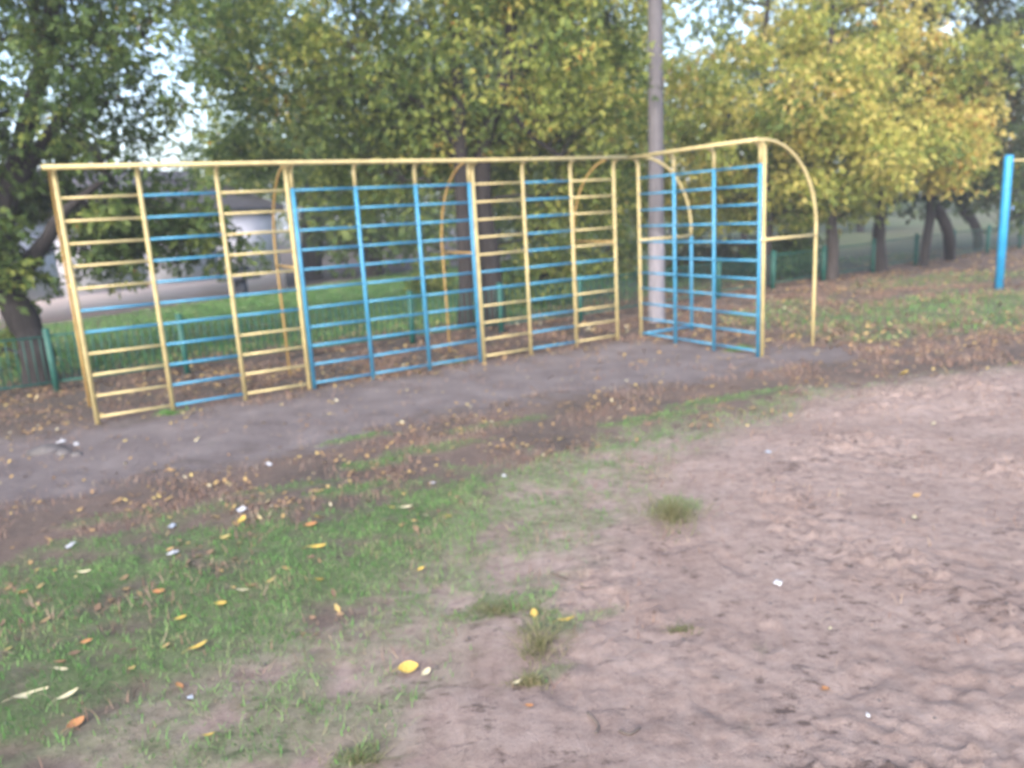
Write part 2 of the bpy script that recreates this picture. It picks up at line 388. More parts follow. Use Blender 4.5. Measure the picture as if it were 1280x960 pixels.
def arch_pts(d=0.85, zs=1.32):
    P = [(0, -FW, H_TOP), (0, .02, H_TOP)]
    P += [(0, .02 + (d - .02) * math.sin(t), zs + (H_TOP - zs) * math.cos(t)) for t in np.linspace(0.08, math.pi / 2, 12)]
    return P
ARCH = tube_mesh("arch", arch_pts() + [(0, .85, .6), (0, .85, -.12)], .018, YEL)
ARCH_BACK = tube_mesh("arch", arch_pts() + [(0, .85, .6), (0, .85, -.12)], .0145, OCH)
BRACE_BACK = tube_mesh("brace", [(0, .0, 1.24), (0, .85, 1.24)], .013, OCH)
ARCH_HI = tube_mesh("arch", arch_pts() + [(0, .85, 1.24)], .018, YEL)
ARCH_LO = tube_mesh("arch_leg", [(0, .85, 1.24), (0, .85, .6), (0, .85, -.1)], .0215, BLU)
BRACE_Y = tube_mesh("brace", [(0, .0, 1.24), (0, .85, 1.24)], .016, YEL)
BRACE_B = tube_mesh("brace", [(0, .0, .05), (0, .85, .05)], .018, BLU)
RG = {}
def rung_mesh(length, mat):
    k = (round(length, 3), mat.name)
    if k not in RG: RG[k] = tube_mesh("rung", [(0, 0, 0), (length, 0, 0)], R_RG, mat, 8)
    return RG[k]
def put(name, me, par, x, y=0.0, z=0.0, label=None):
    o = obj(name, me, par, label=label); o.location = (x, y, z); return o
rnd = random.Random(3)

wA = empty("wall_bars", (-3.79, 6.83, 0), math.radians(30.0),
           label="long yellow and blue pipe wall bars in three bays beside the fence", cat="climbing frame")
for mod in range(3):
    x0 = 2.0 * mod
    xs = [x0 + .024, x0 + .667, x0 + 1.333, x0 + 1.976]
    blue = mod == 1
    for i, x in enumerate(xs):
        if blue:
            put("upright", UP_B, wA, x)
            if i in (1, 2): put("upright_top", UP_TOP, wA, x)
            else: put("upright_top", UP_TOP, wA, x)
        else:
            put("end_post" if i in (0, 3) else "upright", END_Y if i in (0, 3) else UP_Y, wA, x)
    for bay in range(3):
        for k, z in enumerate(RUNGS):
            if blue or bay == 1 or k in (4, 5): mat_ = BLU
            else: mat_ = YEL
            o = put("rung", rung_mesh(xs[bay + 1] - xs[bay], mat_), wA, xs[bay], 0, z)
            o.rotation_euler = (rnd.uniform(0, 6), rnd.uniform(-.004, .004), 0)
for x in (.0, 2.0, 4.0, 5.95):
    put("arch", ARCH_BACK, wA, x); put("brace", BRACE_BACK, wA, x)
put("top_pipe", tube_mesh("top_pipe", [(-.06, 0, 0), (2, 0, .004), (4, 0, -.004), (6.10, 0, .002)], R_TOP, YEL), wA, 0, -FW, H_TOP)

wB = empty("wall_bars", (1.70, 9.88, 0), math.radians(-60.0),
           label="short blue wall bars with yellow arched end frame, set square to the long one", cat="climbing frame")
xs = [0.0, .64, 1.28, 1.93]
for i, x in enumerate(xs):
    if i == 0: put("end_post", UP_Y, wB, x)
    elif i == 3:
        put("upright", UP_B, wB, x); put("upright_top", UP_TOP, wB, x)
        put("end_post", END_Y, wB, x + .012, .048)
    else:
        put("upright", UP_B, wB, x); put("upright_top", UP_TOP, wB, x)
for bay in range(3):
    for k, z in enumerate(RUNGS):
        put("rung", rung_mesh(xs[bay + 1] - xs[bay], BLU), wB, xs[bay], 0, z)
put("arch", ARCH, wB, 1.955); put("brace", BRACE_Y, wB, 1.955)
put("arch", ARCH_HI, wB, 0.02); put("arch_leg", ARCH_LO, wB, 0.02); put("brace", BRACE_Y, wB, 0.02); put("brace", BRACE_B, wB, 0.02)
put("top_pipe", tube_mesh("top_pipe", [(-.10, 0, -.006), (1, 0, .004), (1.99, 0, 0)], R_TOP, YEL), wB, 0, -FW, H_TOP)

# ------------------------------------------------------------------ horizontal bar
hb = empty("horizontal_bar", (8.1, 12.74, 0), math.radians(28), label="exercise bar of thick bright blue posts and a thin yellow crossbar", cat="exercise bar")
hp = MB().tube([(0, 0, -.2), (0, 0, 1), (0, 0, 2.10), (0, 0, 2.125)], [.066, .066, .066, .05], 16).mesh("post", BLU2)
put("post", hp, hb, 0); put("post", hp, hb, 2.2)
put("crossbar", tube_mesh("crossbar", [(.03, 0, 0), (2.17, 0, 0)], .017, YEL), hb, 0, 0, 2.04)

# ------------------------------------------------------------------ pole
m, nt, N, L, b = new_mat("weathered_pole"); POLE = m
p = geo(nt); mp = N.new("ShaderNodeMapping"); mp.inputs["Scale"].default_value = (20, 20, 1.2); L.new(p, mp.inputs[0])
n = noise_node(nt, 2, 6, mp.outputs[0], .7); sx = N.new("ShaderNodeSeparateXYZ"); L.new(p, sx.inputs[0])
n3 = noise_node(nt, 6, 4, p); ad = N.new("ShaderNodeMath"); ad.operation = 'MULTIPLY_ADD'; L.new(n3.outputs[0], ad.inputs[0]); ad.inputs[1].default_value = .5; L.new(sx.outputs[2], ad.inputs[2])
wood = ramp(nt, n.outputs[0], [(.3, (.07, .065, .071)), (.7, (.14, .13, .14))]).outputs[0]
wash = ramp(nt, n.outputs[0], [(.3, (.19, .175, .19)), (.7, (.30, .28, .31))]).outputs[0]
mk = N.new("ShaderNodeMapRange"); L.new(ad.outputs[0], mk.inputs[0]); mk.inputs[1].default_value = 1.35; mk.inputs[2].default_value = 1.55; mk.inputs[3].default_value = 1; mk.inputs[4].default_value = 0
L.new(mixc(nt, mk.outputs[0], wood, wash), b.inputs["Base Color"]); b.inputs["Roughness"].default_value = .9
bp = N.new("ShaderNodeBump"); bp.inputs["Strength"].default_value = .5; bp.inputs["Distance"].default_value = .01; L.new(n.outputs[0], bp.inputs["Height"]); L.new(bp.outputs[0], b.inputs["Normal"])
pb = gnd(821, 402)
pt = at(819, 0, pb[1] + .1)
tp = pb + (pt - pb) * 1.7
po = MB().tube([pb - [0, 0, .3], pb, pb + (tp - pb) * .3, tp], [.122, .120, .108, .085], 14).mesh("utility_pole", POLE)
po.transform(Matrix.Translation(-Vector(pb)))
o = obj("utility_pole", po, label="tall grey utility pole with paler whitewashed foot behind the short wall bars", cat="pole"); o.location = pb

# ------------------------------------------------------------------ fence
fence = empty("fence", (FENCE_L0[0], FENCE_L0[1], 0), 0, label="low dark green metal fence with square posts and thin upright rods", cat="fence")
def on_line(px, A, D):
    # where the vertical plane through image column px (at the ground) meets the fence line
    best = None
    ts = np.linspace(-3, 18, 4201); P = A[None] + ts[:, None] * D[None]
    v = np.concatenate([P, np.zeros((len(P), 1))], 1) - ORG
    xx = IMW / 2 + F_PX * (v @ right) / (v @ fwd)
    return P[np.argmin(np.abs(xx - px))]
fp = [on_line(-130, FENCE_L0, FDIR_L)] + [on_line(x, FENCE_L0, FDIR_L) for x in (72, 235, 385, 516, 627, 726)] + \
     [on_line(x, FENCE_L1, FDIR_R) for x in (825, 898, 966, 1029, 1091, 1144, 1191, 1234, 1274, 1305)]
F_H = 0.68
post_me = MB().box((-.032, -.032, -.1), (.032, .032, F_H + .03)).mesh("post", TEAL, False)
frel = lambda P: (P[0] - FENCE_L0[0], P[1] - FENCE_L0[1])
rod_me = MB().tube([(0, 0, .1), (0, 0, F_H - .04)], .0066, 5).mesh("rod", TEAL)
n_rod = 0
for i, P in enumerate(fp):
    z = float(ground_z(P[0], P[1])[0]) ; r = frel(P)
    o = put("post", post_me, fence, r[0], r[1], z); D = FDIR_L if i < 7 else FDIR_R; o.rotation_euler.z = math.atan2(D[1], D[0])
    o.rotation_euler.x = rnd.uniform(-.02, .02); o.rotation_euler.y = rnd.uniform(-.02, .02)
    if i == len(fp) - 1: break
    B = fp[i + 1]; ln = np.linalg.norm(B - P); an = math.atan2(B[1] - P[1], B[0] - P[0])
    rl = MB()
    for zz in (.12, F_H - .05):
        rl.tube([(.032, 0, zz), (ln - .032, 0, zz)], .011, 6)
    pan = put("rail", MB().tube([(.03, 0, F_H - .05), (ln - .03, 0, F_H - .05)], .0125, 6).mesh("rail", TEAL), fence, r[0], r[1], z); pan.rotation_euler.z = an
    pan = put("rail", MB().tube([(.03, 0, .12), (ln - .03, 0, .12)], .0125, 6).mesh("rail", TEAL), fence, r[0], r[1], z); pan.rotation_euler.z = an
    k = int(ln / (.08 if i < 6 else .11)); d = (B - P) / ln
    if n_rod + k <= 150:
        for j in range(1, k):
            q = P + d * ln * j / k; put("rod", rod_me, fence, q[0] - FENCE_L0[0], q[1] - FENCE_L0[1], z); n_rod += 1
    else:
        rm = MB()
        for j in range(1, k): rm.tube([(ln * j / k, 0, .1), (ln * j / k, 0, F_H - .04)], .005, 4, False)
        o = put("rods", rm.mesh("rods", TEAL), fence, r[0], r[1], z); o.rotation_euler.z = an; o["kind"] = "stuff"

# far fence on the lawn beyond
A = gnd(838, 303); B = gnd(1000, 292)
ff = empty("fence", (A[0], A[1], 0), 0, label="distant dark rail fence crossing the far lawn", cat="fence")
DKM = paint("dark_metal", (.03, .04, .05), (.06, .05, .05), .7)
d = (B - A); n = 9
fpm = MB().box((-.04, -.04, 0), (.04, .04, 1.0)).mesh("post", DKM, False)
for i in range(n + 1): put("post", fpm, ff, *(d * i / n)[:2])
for zz in (.45, .92): put("rail", MB().tube([(0, 0, zz), (d[0], d[1], zz)], .025, 6).mesh("rail", DKM), ff, 0)

# ------------------------------------------------------------------ building, bench, panel
def plaster(name, c1, c2, sc=1.2):
    m, nt, N, L, b = new_mat(name); p = geo(nt); n = noise_node(nt, sc, 6, p)
    L.new(ramp(nt, n.outputs[0], [(.3, c1), (.7, c2)]).outputs[0], b.inputs["Base Color"]); b.inputs["Roughness"].default_value = .9; return m
WALLM = plaster("pale_plaster", (.58, .56, .63), (.66, .64, .71)); PLM = plaster("pink_plinth", (.66, .51, .46), (.74, .59, .53))
ROOFM = plaster("brown_roof_sheet", (.17, .135, .13), (.24, .195, .185), 4); DARKP = plaster("dark_bench_paint", (.04, .045, .06), (.07, .075, .10), 8)
bang = math.atan2(RDIR[1], RDIR[0])
bo = RD0 + np.array([-RDIR[1], RDIR[0]]) * 0.35 - RDIR * 14
bd = empty("building", (bo[0], bo[1], 0), bang, label="long low pale building with pinkish plinth and brown roof behind the trees", cat="building")
BL, BD, BH = 14 + float(np.linalg.norm(RD1 - RD0)) - 0.4, 7.0, 2.05
obj("plinth", MB().box((-.05, -.05, -.1), (BL + .05, BD + .05, .46)).mesh("plinth", PLM, False), bd)
npan = 10
for i in range(npan):
    x0 = BL * i / npan + .012; x1 = BL * (i + 1) / npan - .012
    obj("wall_panel", MB().box((x0, 0, .46), (x1, .2, BH)).mesh("wall_panel", WALLM, False), bd)
obj("wall", MB().box((.02, .06, .46), (BL - .02, BD, BH - .01)).mesh("wall", WALLM, False), bd)
rf = MB().add([(-.2, -.15, BH), (BL + .2, -.15, BH), (BL + .2, BD + .5, BH), (-.2, BD + .5, BH), (-.2, -.15, BH + .15), (BL + .2, -.15, BH + .15), (BL + .2, BD + .5, BH + .15), (-.2, BD + .5, BH + .15), (-.2, BD / 2, BH + 1.3), (BL + .2, BD / 2, BH + 1.3)],
              [(4, 8, 7), (5, 6, 9)], [(0, 3, 2, 1), (0, 1, 5, 4), (2, 3, 7, 6), (1, 2, 6, 5), (3, 0, 4, 7), (4, 5, 9, 8), (6, 7, 8, 9)])
obj("roof", rf.mesh("roof", ROOFM, False), bd)

bp_ = gnd(303, 372)
be = empty("bench", (bp_[0], bp_[1], 0), bang, label="small dark bench on one leg in front of the pale building", cat="bench")
obj("seat", MB().box((-.5, -.17, .44), (.5, .17, .50)).mesh("seat", DARKP, False), be)
obj("leg", MB().box((-.11, -.1, -.05), (.11, .1, .44)).mesh("leg", DARKP, False), be)
obj("backrest", MB().box((-.5, .19, .62), (.5, .23, .74)).mesh("backrest", DARKP, False), be)

# ------------------------------------------------------------------ trees
def jitter_line(P, amp, r):
    P = np.array(P, float); P[1:-1] += r.normal(0, amp, (len(P) - 2, 3)); return P
def resample(pts, rad, n):
    pts = np.asarray(pts, float); k = len(pts); t = np.linspace(0, k - 1, n); out = []; ro = []
    for u in t:
        i = min(int(u), k - 2); f = u - i
        p0 = pts[max(i - 1, 0)]; p1 = pts[i]; p2 = pts[i + 1]; p3 = pts[min(i + 2, k - 1)]
        out.append(.5 * ((2 * p1) + (-p0 + p2) * f + (2 * p0 - 5 * p1 + 4 * p2 - p3) * f * f + (-p0 + 3 * p1 - 3 * p2 + p3) * f ** 3))
        ro.append(rad[i] * (1 - f) + rad[i + 1] * f)
    return np.array(out), np.array(ro)

def leaf_cloud(centers, spread, n_leaf, r, size, tint_mu, tint_sd, leaflets=5, droop=.7, flat=.75):
    """compound leaves hanging round every twig end; returns verts, tris, tint"""
    C = np.repeat(centers, n_leaf, 0); n = len(C)
    ct = np.repeat(np.clip(r.normal(tint_mu, tint_sd, len(centers)), 0, 1), n_leaf)
    sp = np.repeat(spread * r.uniform(.7, 1.3, len(centers)), n_leaf)[:, None]
    off = nrm(r.normal(0, 1, (n, 3))) * (r.uniform(0, 1, (n, 1)) ** .45) * sp; off[:, 2] *= flat
    P = C + off
    out = nrm(off * np.array([1, 1, .3]) + r.normal(0, .12, (n, 3)))
    d = nrm(out * .8 + r.normal(0, .45, (n, 3)) + np.array([0, 0, -droop]))
    nn = nrm(r.normal(0, .75, (n, 3)) + out * .5 + np.array([0, 0, .8])); s = nrm(np.cross(d, nn)); nn = np.cross(s, d)
    vs = []; ts = []; n0 = 0; tt = []
    angs = {1: [0], 3: [0, .8, -.8], 5: [0, .55, -.55, 1.15, -1.15]}[leaflets]
    for k, a in enumerate(angs):
        sz = size * r.uniform(.7, 1.25, (n, 1)) * (1.0 if k == 0 else .85)
        dd = nrm(d * math.cos(a) + s * math.sin(a) + r.normal(0, .18, (n, 3)) + np.array([0, 0, -.15])); ss = nrm(np.cross(dd, nn + r.normal(0, .25, (n, 3)))); m2 = np.cross(ss, dd)
        b0 = P + d * (size * (.9 if k == 0 else (.55 if k < 3 else .15)))
        w = sz * r.uniform(.24, .34, (n, 1))
        v = np.stack([b0, b0 + dd * sz * .42 + ss * w - m2 * w * .35, b0 + dd * sz, b0 + dd * sz * .42 - ss * w - m2 * w * .35], 1).reshape(-1, 3)
        i = n0 + np.arange(n)[:, None] * 4
        ts.append(np.concatenate([i + [0, 1, 2], i + [0, 2, 3]])); vs.append(v); n0 += 4 * n
        tl = np.clip(ct + r.normal(0, .11, n), 0, 1); hi = tl > .94; tl[hi] = np.where(r.uniform(0, 1, hi.sum()) < .18, 1.0, r.uniform(.8, .94, hi.sum())); tt.append(np.repeat(tl, 4))
    return np.concatenate(vs), np.concatenate(ts), np.concatenate(tt)

def sample_clumps(ells, r, keep=None):
    out = []; dts = []
    for el in ells:
        c, rad, n = el[:3]; dt = el[3] if len(el) > 3 else 0.0
        c = np.array(c, float); rad = np.array(rad, float)
        k = 0; got = []
        while len(got) < n and k < n * 20:
            k += 1
            u = nrm(r.normal(0, 1, 3)) * (r.uniform(.15, 1) ** .5 if r.uniform() > .14 else r.uniform(.95, 1.28))
            p = c + u * rad
            if keep is not None and not keep(p): continue
            if pnoise(np.array(p[0] * .9 + p[1] * .35), np.array(p[2] * 1.0 + p[1] * .5)) < -.22: continue
            got.append(p)
        out += got; dts += [dt] * len(got)
    return np.array(out), np.array(dts)

def make_tree(name, label, trunks, ells, mat, bark, seed, size=.09, n_leaf=20, spread=.42, tint=(.45, .18), group=None, leaflets=5, droop=.7, keep=None, cat="tree", twigs=True, parts=("trunk", "crown")):
    """trunks: list of (points, radii); the first starts at the base. ells: crown volumes (centre, radii, number of leaf clumps)"""
    r = np.random.default_rng(seed)
    base = np.array(trunks[0][0][0], float); base[2] = 0
    root = empty(name, tuple(base), 0, label=label, cat=cat, group=group)
    tm = MB(); nodes = []; nrad = []
    for pts, rad in trunks:
        P, R = resample(pts, rad, len(pts) * 5)
        R = R * (1 + .10 * r.normal(0, 1, len(R)).clip(-1.2, 1.2) * .6)
        tm.tube(P - base, R, 10)
        nodes += list(P[3:]); nrad += list(R[3:])
    C, DT = sample_clumps(ells, r, keep)
    N0 = np.array(nodes)
    order = np.argsort([np.min(np.linalg.norm(N0 - c, axis=1)) for c in C])
    NP = np.array(nodes); NR = np.array(nrad)
    if twigs:
        for ci in order:
            c = C[ci]; dv = np.linalg.norm(NP - c, axis=1) + .5 * np.maximum(0, NP[:, 2] - c[2]) + .9 * (NR < .012)
            j = int(np.argmin(dv)); a = NP[j]; L_ = np.linalg.norm(c - a)
            if L_ < .05: continue
            k = max(3, min(6, int(L_ / .35) + 2))
            t = np.linspace(0, 1, k)[:, None]
            P = a + (c - a) * t; P[:, 2] += np.sin(t[:, 0] * math.pi) * .12 * L_
            P[1:] += r.normal(0, .05 * min(L_, 1.2), (k - 1, 3))
            r0 = min(NR[j] * .62, .012 + .018 * L_); R = np.linspace(r0, .006, k)
            tm.tube(P - base, R, 5, False)
            NP = np.vstack([NP, P[1:]]); NR = np.concatenate([NR, R[1:]])
    obj(parts[0], tm.mesh(parts[0], bark), root)
    v, t, tt = leaf_cloud(C - base, spread, n_leaf, r, size, tint[0] + DT, tint[1], leaflets, droop)
    obj(parts[1], mesh_np(parts[1], v, t, None, mat, False, {"tint": tt}), root)
    return root

def E_(px, py, Y, rpx, rpy, dep, n, dt=0.0):
    """crown volume seen round (px,py) at distance Y"""
    c = at(px, py, Y); s = np.linalg.norm(c - ORG) / F_PX
    return (c, (rpx * s, dep, rpy * s), n, dt)

# left tree, near the fence
b0 = gnd(52, 480); Y = b0[1]
tL = [([b0 - [0, 0, .2], at(50, 468, Y), at(43, 430, Y), at(22, 388, Y + .05), at(3, 350, Y + .1), at(4, 275, Y + .2), at(30, 170, Y + .3), at(55, 70, Y + .4), at(75, -60, Y + .5), at(80, -200, Y + .6)],
       [.25, .20, .17, .165, .15, .12, .105, .09, .07, .04]),
      ([at(6, 360, Y + .05), at(30, 335, Y), at(58, 300, Y - .1), at(80, 265, Y - .1), at(130, 225, Y)], [.13, .105, .08, .06, .03]),
      ([at(20, 230, Y + .25), at(75, 150, Y + .5), at(150, 80, Y + .8)], [.09, .06, .025])]
make_tree("broadleaf_tree", "green leafy tree with bent dark trunk beside the green fence post", tL,
          [E_(20, 110, Y + .4, 110, 190, 1.5, 220), E_(40, 285, Y + .3, 75, 55, .9, 90), E_(150, 295, Y + 1.0, 100, 38, .6, 40), E_(235, 262, Y + 1.2, 75, 45, .6, 28),
           E_(165, 80, Y + .8, 85, 140, .9, 44), E_(60, -150, Y + .4, 260, 140, 1.8, 150), E_(-170, 200, Y, 130, 200, 1.6, 130), E_(290, 310, Y + 1.3, 32, 22, .3, 8)],
          LF_GREEN, BARK, 21, size=.075, n_leaf=24, spread=.33, tint=(.43, .21))

# the pair of trees behind the middle of the wall bars
bA = gnd(583, 412); YA = bA[1]; bB = gnd(618, 406); YB = bB[1]
make_tree("maple_tree", "slim dark trunked tree behind the blue wall bars, crown turning yellow",
          [([bA - [0, 0, .2], bA, at(583, 330, YA), at(578, 250, YA), at(575, 180, YA), at(572, 100, YA + .1), at(560, 0, YA + .2), at(540, -150, YA + .3)], [.15, .13, .12, .115, .105, .09, .07, .03]),
           ([at(577, 190, YA), at(535, 140, YA + .2), at(480, 95, YA + .4), at(440, 60, YA + .6)], [.06, .05, .04, .02])],
          [E_(430, 70, YA + .5, 150, 110, 1.5, 190), E_(300, 30, YA + 1.0, 70, 70, 1.0, 50, -.1), E_(345, 110, YA + 1.2, 75, 100, 1.0, 60), E_(500, 175, YA + .6, 95, 60, .9, 75), E_(440, 235, YA + 1.5, 80, 40, .9, 34), E_(480, -120, YA + .3, 260, 110, 2.0, 140), E_(310, 190, YA + 2.0, 60, 45, .8, 34)],
          LF_MIX, BARK, 22, size=.062, n_leaf=32, spread=.40, tint=(.47, .25))
make_tree("maple_tree", "forked leaning tree behind the yellow middle bay, crown green and gold",
          [([bB - [0, 0, .2], bB, at(614, 340, YB), at(603, 250, YB), at(606, 175, YB), at(628, 110, YB), at(638, 50, YB + .1), at(640, -60, YB + .2), at(650, -200, YB + .3)], [.21, .18, .165, .15, .135, .12, .09, .06, .03]),
           ([at(626, 115, YB), at(660, 165, YB - .2), at(700, 195, YB - .3)], [.06, .045, .02]),
           ([at(632, 90, YB), at(690, 40, YB), at(760, -10, YB + .2)], [.07, .05, .02])],
          [E_(660, 60, YB, 130, 110, 1.5, 170), E_(740, 130, YB + .6, 90, 90, 1.2, 95), E_(600, 180, YB + .8, 70, 60, .9, 55), E_(690, 235, YB + 1.0, 70, 55, .9, 46), E_(640, 290, YB + 2.0, 60, 30, .9, 18), E_(755, 265, YB + 1.6, 35, 50, .8, 24), E_(700, -120, YB, 240, 110, 2.0, 130)],
          LF_MIX, BARK, 23, size=.062, n_leaf=32, spread=.40, tint=(.56, .24))

# yellow row along the right fence
def row_tree(px, py, w, label, ells, mat, seed, tint, trunk=None, name="maple_tree", bark=BARK, **k):
    b_ = gnd(px, py); Y_ = b_[1]
    kx = (seed * 37 % 11) - 5
    tr = trunk(b_, Y_) if trunk else [([b_ - [0, 0, .2], b_, at(px + kx * .3, py - 45, Y_), at(px - 1 - kx * .6, py - 95, Y_), at(px - 4, py - 180, Y_ + .1), at(px - 2, py - 280, Y_ + .1), at(px + 5, py - 420, Y_ + .2)], [w * 1.5, w * 1.1, w * .86, w * .8, w * .6, w * .42, w * .2])]
    return make_tree(name, label, tr, [E_(q[0], q[1], Y_ + q[2], *q[3:]) for q in ells], mat, bark, seed, tint=tint, **k)
row_tree(958, 357, .13, "yellow crowned tree rising between the pole and the arched end frame",
         [(900, 135, -.5, 95, 70, 1.3, 120), (840, 185, .3, 80, 75, 1.2, 70), (960, 215, .2, 70, 38, 1.0, 45), (985, 255, .6, 45, 25, .9, 34, -.32), (925, 262, .8, 45, 22, .9, 20, -.25), (790, 60, .8, 60, 90, 1.2, 60), (860, -110, .0, 150, 60, 1.6, 50), (880, 250, 1.0, 80, 25, .8, 24), (780, 245, 1.0, 55, 55, .9, 44, -.1), (850, 290, 2.0, 60, 25, .9, 18, -.2)],
         LF_YEL, 31, (.50, .25), size=.070, n_leaf=34, spread=.42)
row_tree(1040, 350, .125, "tree with golden low hanging leaves behind the fence, grey straight trunk",
         [(1020, 125, -.6, 85, 75, 1.4, 120), (1045, 200, -.8, 75, 40, 1.1, 75), (1050, 248, .3, 50, 22, .9, 34, -.22), (1000, 175, .6, 60, 40, 1.0, 40, -.3), (1030, 35, .2, 75, 50, 1.4, 50), (1060, -90, .0, 150, 70, 1.8, 60)],
         LF_YEL, 32, (.56, .23), size=.072, n_leaf=34, spread=.43, bark=BARK2)
row_tree(1100, 340, .145, "thick trunked tree with yellow and orange leaves by the fence",
         [(1120, 115, -.4, 75, 65, 1.3, 80), (1145, 190, -.6, 65, 36, 1.1, 55), (1125, 160, .8, 50, 35, 1.0, 24, -.35), (1185, 180, -.7, 40, 45, .8, 40, .36), (1225, 165, -.7, 22, 28, .6, 12, .4), (1205, 95, -.5, 55, 40, 1.0, 30, -.22), (1245, 60, -.3, 40, 40, .9, 18, -.15), (1090, 40, .3, 80, 60, 1.4, 55), (1200, 190, -.5, 28, 32, .7, 20)],
         LF_YEL, 33, (.58, .24), size=.075, n_leaf=34, spread=.43)
def v_trunk(b_, Y_):
    b2 = gnd(1187, 325)
    return [([b_ - [0, 0, .2], b_, at(1158, 300, Y_), at(1163, 268, Y_ + .1), at(1164, 225, Y_ + .2), at(1160, 140, Y_ + .4), at(1165, 20, Y_ + .6)], [.13, .10, .10, .10, .11, .09, .06]),
            ([b2 - [0, 0, .2], b2, at(1186, 295, Y_ + .3), at(1177, 270, Y_ + .2), at(1164, 255, Y_ + .2)], [.15, .12, .12, .125, .11]),
            ([at(1164, 180, Y_ + .3), at(1200, 110, Y_ + .3), at(1225, 20, Y_ + .5)], [.08, .06, .03])]
row_tree(1155, 333, .2, "two stemmed dark tree whose trunks lean together beside the fence",
         [(1190, 70, .2, 70, 90, 1.5, 95), (1180, 240, .4, 55, 18, 1.0, 18), (1230, 140, .6, 60, 60, 1.2, 50), (1200, -60, .2, 130, 70, 1.8, 60)],
         LF_DARK, 34, (.55, .2), v_trunk, size=.11, n_leaf=20, spread=.5)
def bent(b_, Y_):
    return [([b_ - [0, 0, .2], b_, at(1222, 292, Y_), at(1215, 275, Y_ + .1), at(1203, 262, Y_ + .2), at(1200, 235, Y_ + .3), at(1210, 170, Y_ + .5), at(1215, 60, Y_ + .6)], [.15, .12, .12, .115, .11, .10, .09, .05])]
row_tree(1222, 314, .2, "bent dark trunk with dense green crown near the blue exercise bar",
         [(1215, 215, 0, 50, 35, 1.4, 70), (1265, 120, .5, 60, 110, 1.6, 110), (1270, 230, .3, 45, 30, 1.2, 35), (1320, 100, 0, 70, 150, 1.8, 80)],
         LF_GREEN, 35, (.36, .2), bent, name="broadleaf_tree", size=.11, n_leaf=20, spread=.5)

# broad trees standing on the far lawn
def far_tree(px, py, wpx, label, ells, mat, seed, tint, top, name="broadleaf_tree", bark=BARK2, n_leaf=16, spread=.8, size=.19):
    b_ = gnd(px, py); Y_ = b_[1]; s = np.linalg.norm(b_ - ORG) / F_PX; w = wpx * s / 2
    tr = [([b_ - [0, 0, .3], b_, at(px, py - 35, Y_), at(px - 1, (py + top) / 2, Y_), at(px + 2, top, Y_), at(px + 8, top - 90, Y_)], [w * 1.2, w, w * .92, w * .8, w * .5, w * .2])]
    return make_tree(name, label, tr, [E_(a, bb, Y_ + dy, c_, d_, e_, n_) for (a, bb, dy, c_, d_, e_, n_) in ells], mat, bark, seed, size=size, n_leaf=n_leaf, spread=spread, tint=tint, leaflets=3, group="trees on the far lawn")
far_tree(390, 348, 27, "thick brown trunk of a big tree standing at the end of the pale building",
         [(350, 205, -1.5, 80, 40, 2.0, 60), (360, 190, 0, 95, 45, 2.5, 60), (380, 100, 1, 110, 70, 3, 90), (330, 20, 1, 90, 70, 3, 60)], LF_MIX, 41, (.40, .18), 150)
far_tree(466, 345, 26, "stout far tree with low green leaves hanging near the ground behind the blue bars",
         [(480, 270, 0, 80, 45, 2.5, 120), (470, 200, 0, 95, 50, 2.5, 80), (520, 110, 0, 100, 70, 3, 80)], LF_GREEN, 42, (.50, .17), 180)
for i, (px, py, w, lab) in enumerate([(624, 320, 6, "thin far tree behind the yellow middle bay, first of a loose row"), (648, 322, 8, "thicker far tree of the loose row behind the yellow bay"),
                                      (678, 318, 6, "far tree of the loose row behind the blue middle rungs"), (552, 318, 7, "far tree seen behind the arched brace of the blue bars"),
                                      (752, 312, 7, "far tree between the two wall bars"), (930, 305, 8, "far tree by the distant rail fence"), (1075, 290, 8, "far tree beyond the yellow row")]):
    far_tree(px, py, w, lab, [(px + 8, 205, 0, 55, 60, 3, 55), (px - 5, 110, 1, 70, 60, 3, 55), (px, 20, 1, 75, 60, 3, 40)], LF_FAR if i % 2 else LF_MIX, 50 + i, (.55, .2), 190, size=.26, spread=1.1, n_leaf=18)

# shrubs
def shrub(px, py, rx, h, n, label, mat, seed, tint, **k):
    b_ = gnd(px, py)
    tr = [([b_ - [0, 0, .05], b_ + [.02, 0, h * .3], b_ + [.05, .02, h * .7]], [.03, .025, .01]), ([b_ - [0, 0, .05], b_ + [-.1, .05, h * .35], b_ + [-.25, .1, h * .65]], [.025, .02, .008]),
          ([b_ - [0, 0, .05], b_ + [.15, -.05, h * .35], b_ + [.3, -.1, h * .6]], [.025, .02, .008])]
    return make_tree("shrub", label, tr, [(b_ + [0, 0, h * .52], (rx, rx * .7, h * .46), n)], mat, BARK, seed, tint=tint, cat="shrub", group="shrubs beyond the fence", parts=("stem", "foliage"), leaflets=3, **k)
shrub(985, 348, .75, 1.0, 45, "dark round shrub behind the arched end frame", LF_GREEN, 61, (.25, .15), size=.08, n_leaf=30, spread=.24)
shrub(905, 345, 1.5, .85, 80, "low dark spreading shrub behind the short blue bars", LF_DARK, 62, (.6, .2), size=.09, n_leaf=30, spread=.28)
shrub(660, 384, 1.0, .95, 60, "leafy green shrub with yellow leaves behind the blue middle rungs", LF_MIX, 63, (.42, .2), size=.08, n_leaf=26, spread=.22)
shrub(745, 350, 1.6, 1.3, 70, "tall loose yellow green shrub in the gap between the two wall bars", LF_MIX, 64, (.55, .2), size=.09, n_leaf=26, spread=.3)
shrub(545, 365, .8, .9, 40, "yellowing shrub behind the right half of the blue bars", LF_MIX, 65, (.62, .18), size=.08, n_leaf=24, spread=.22)
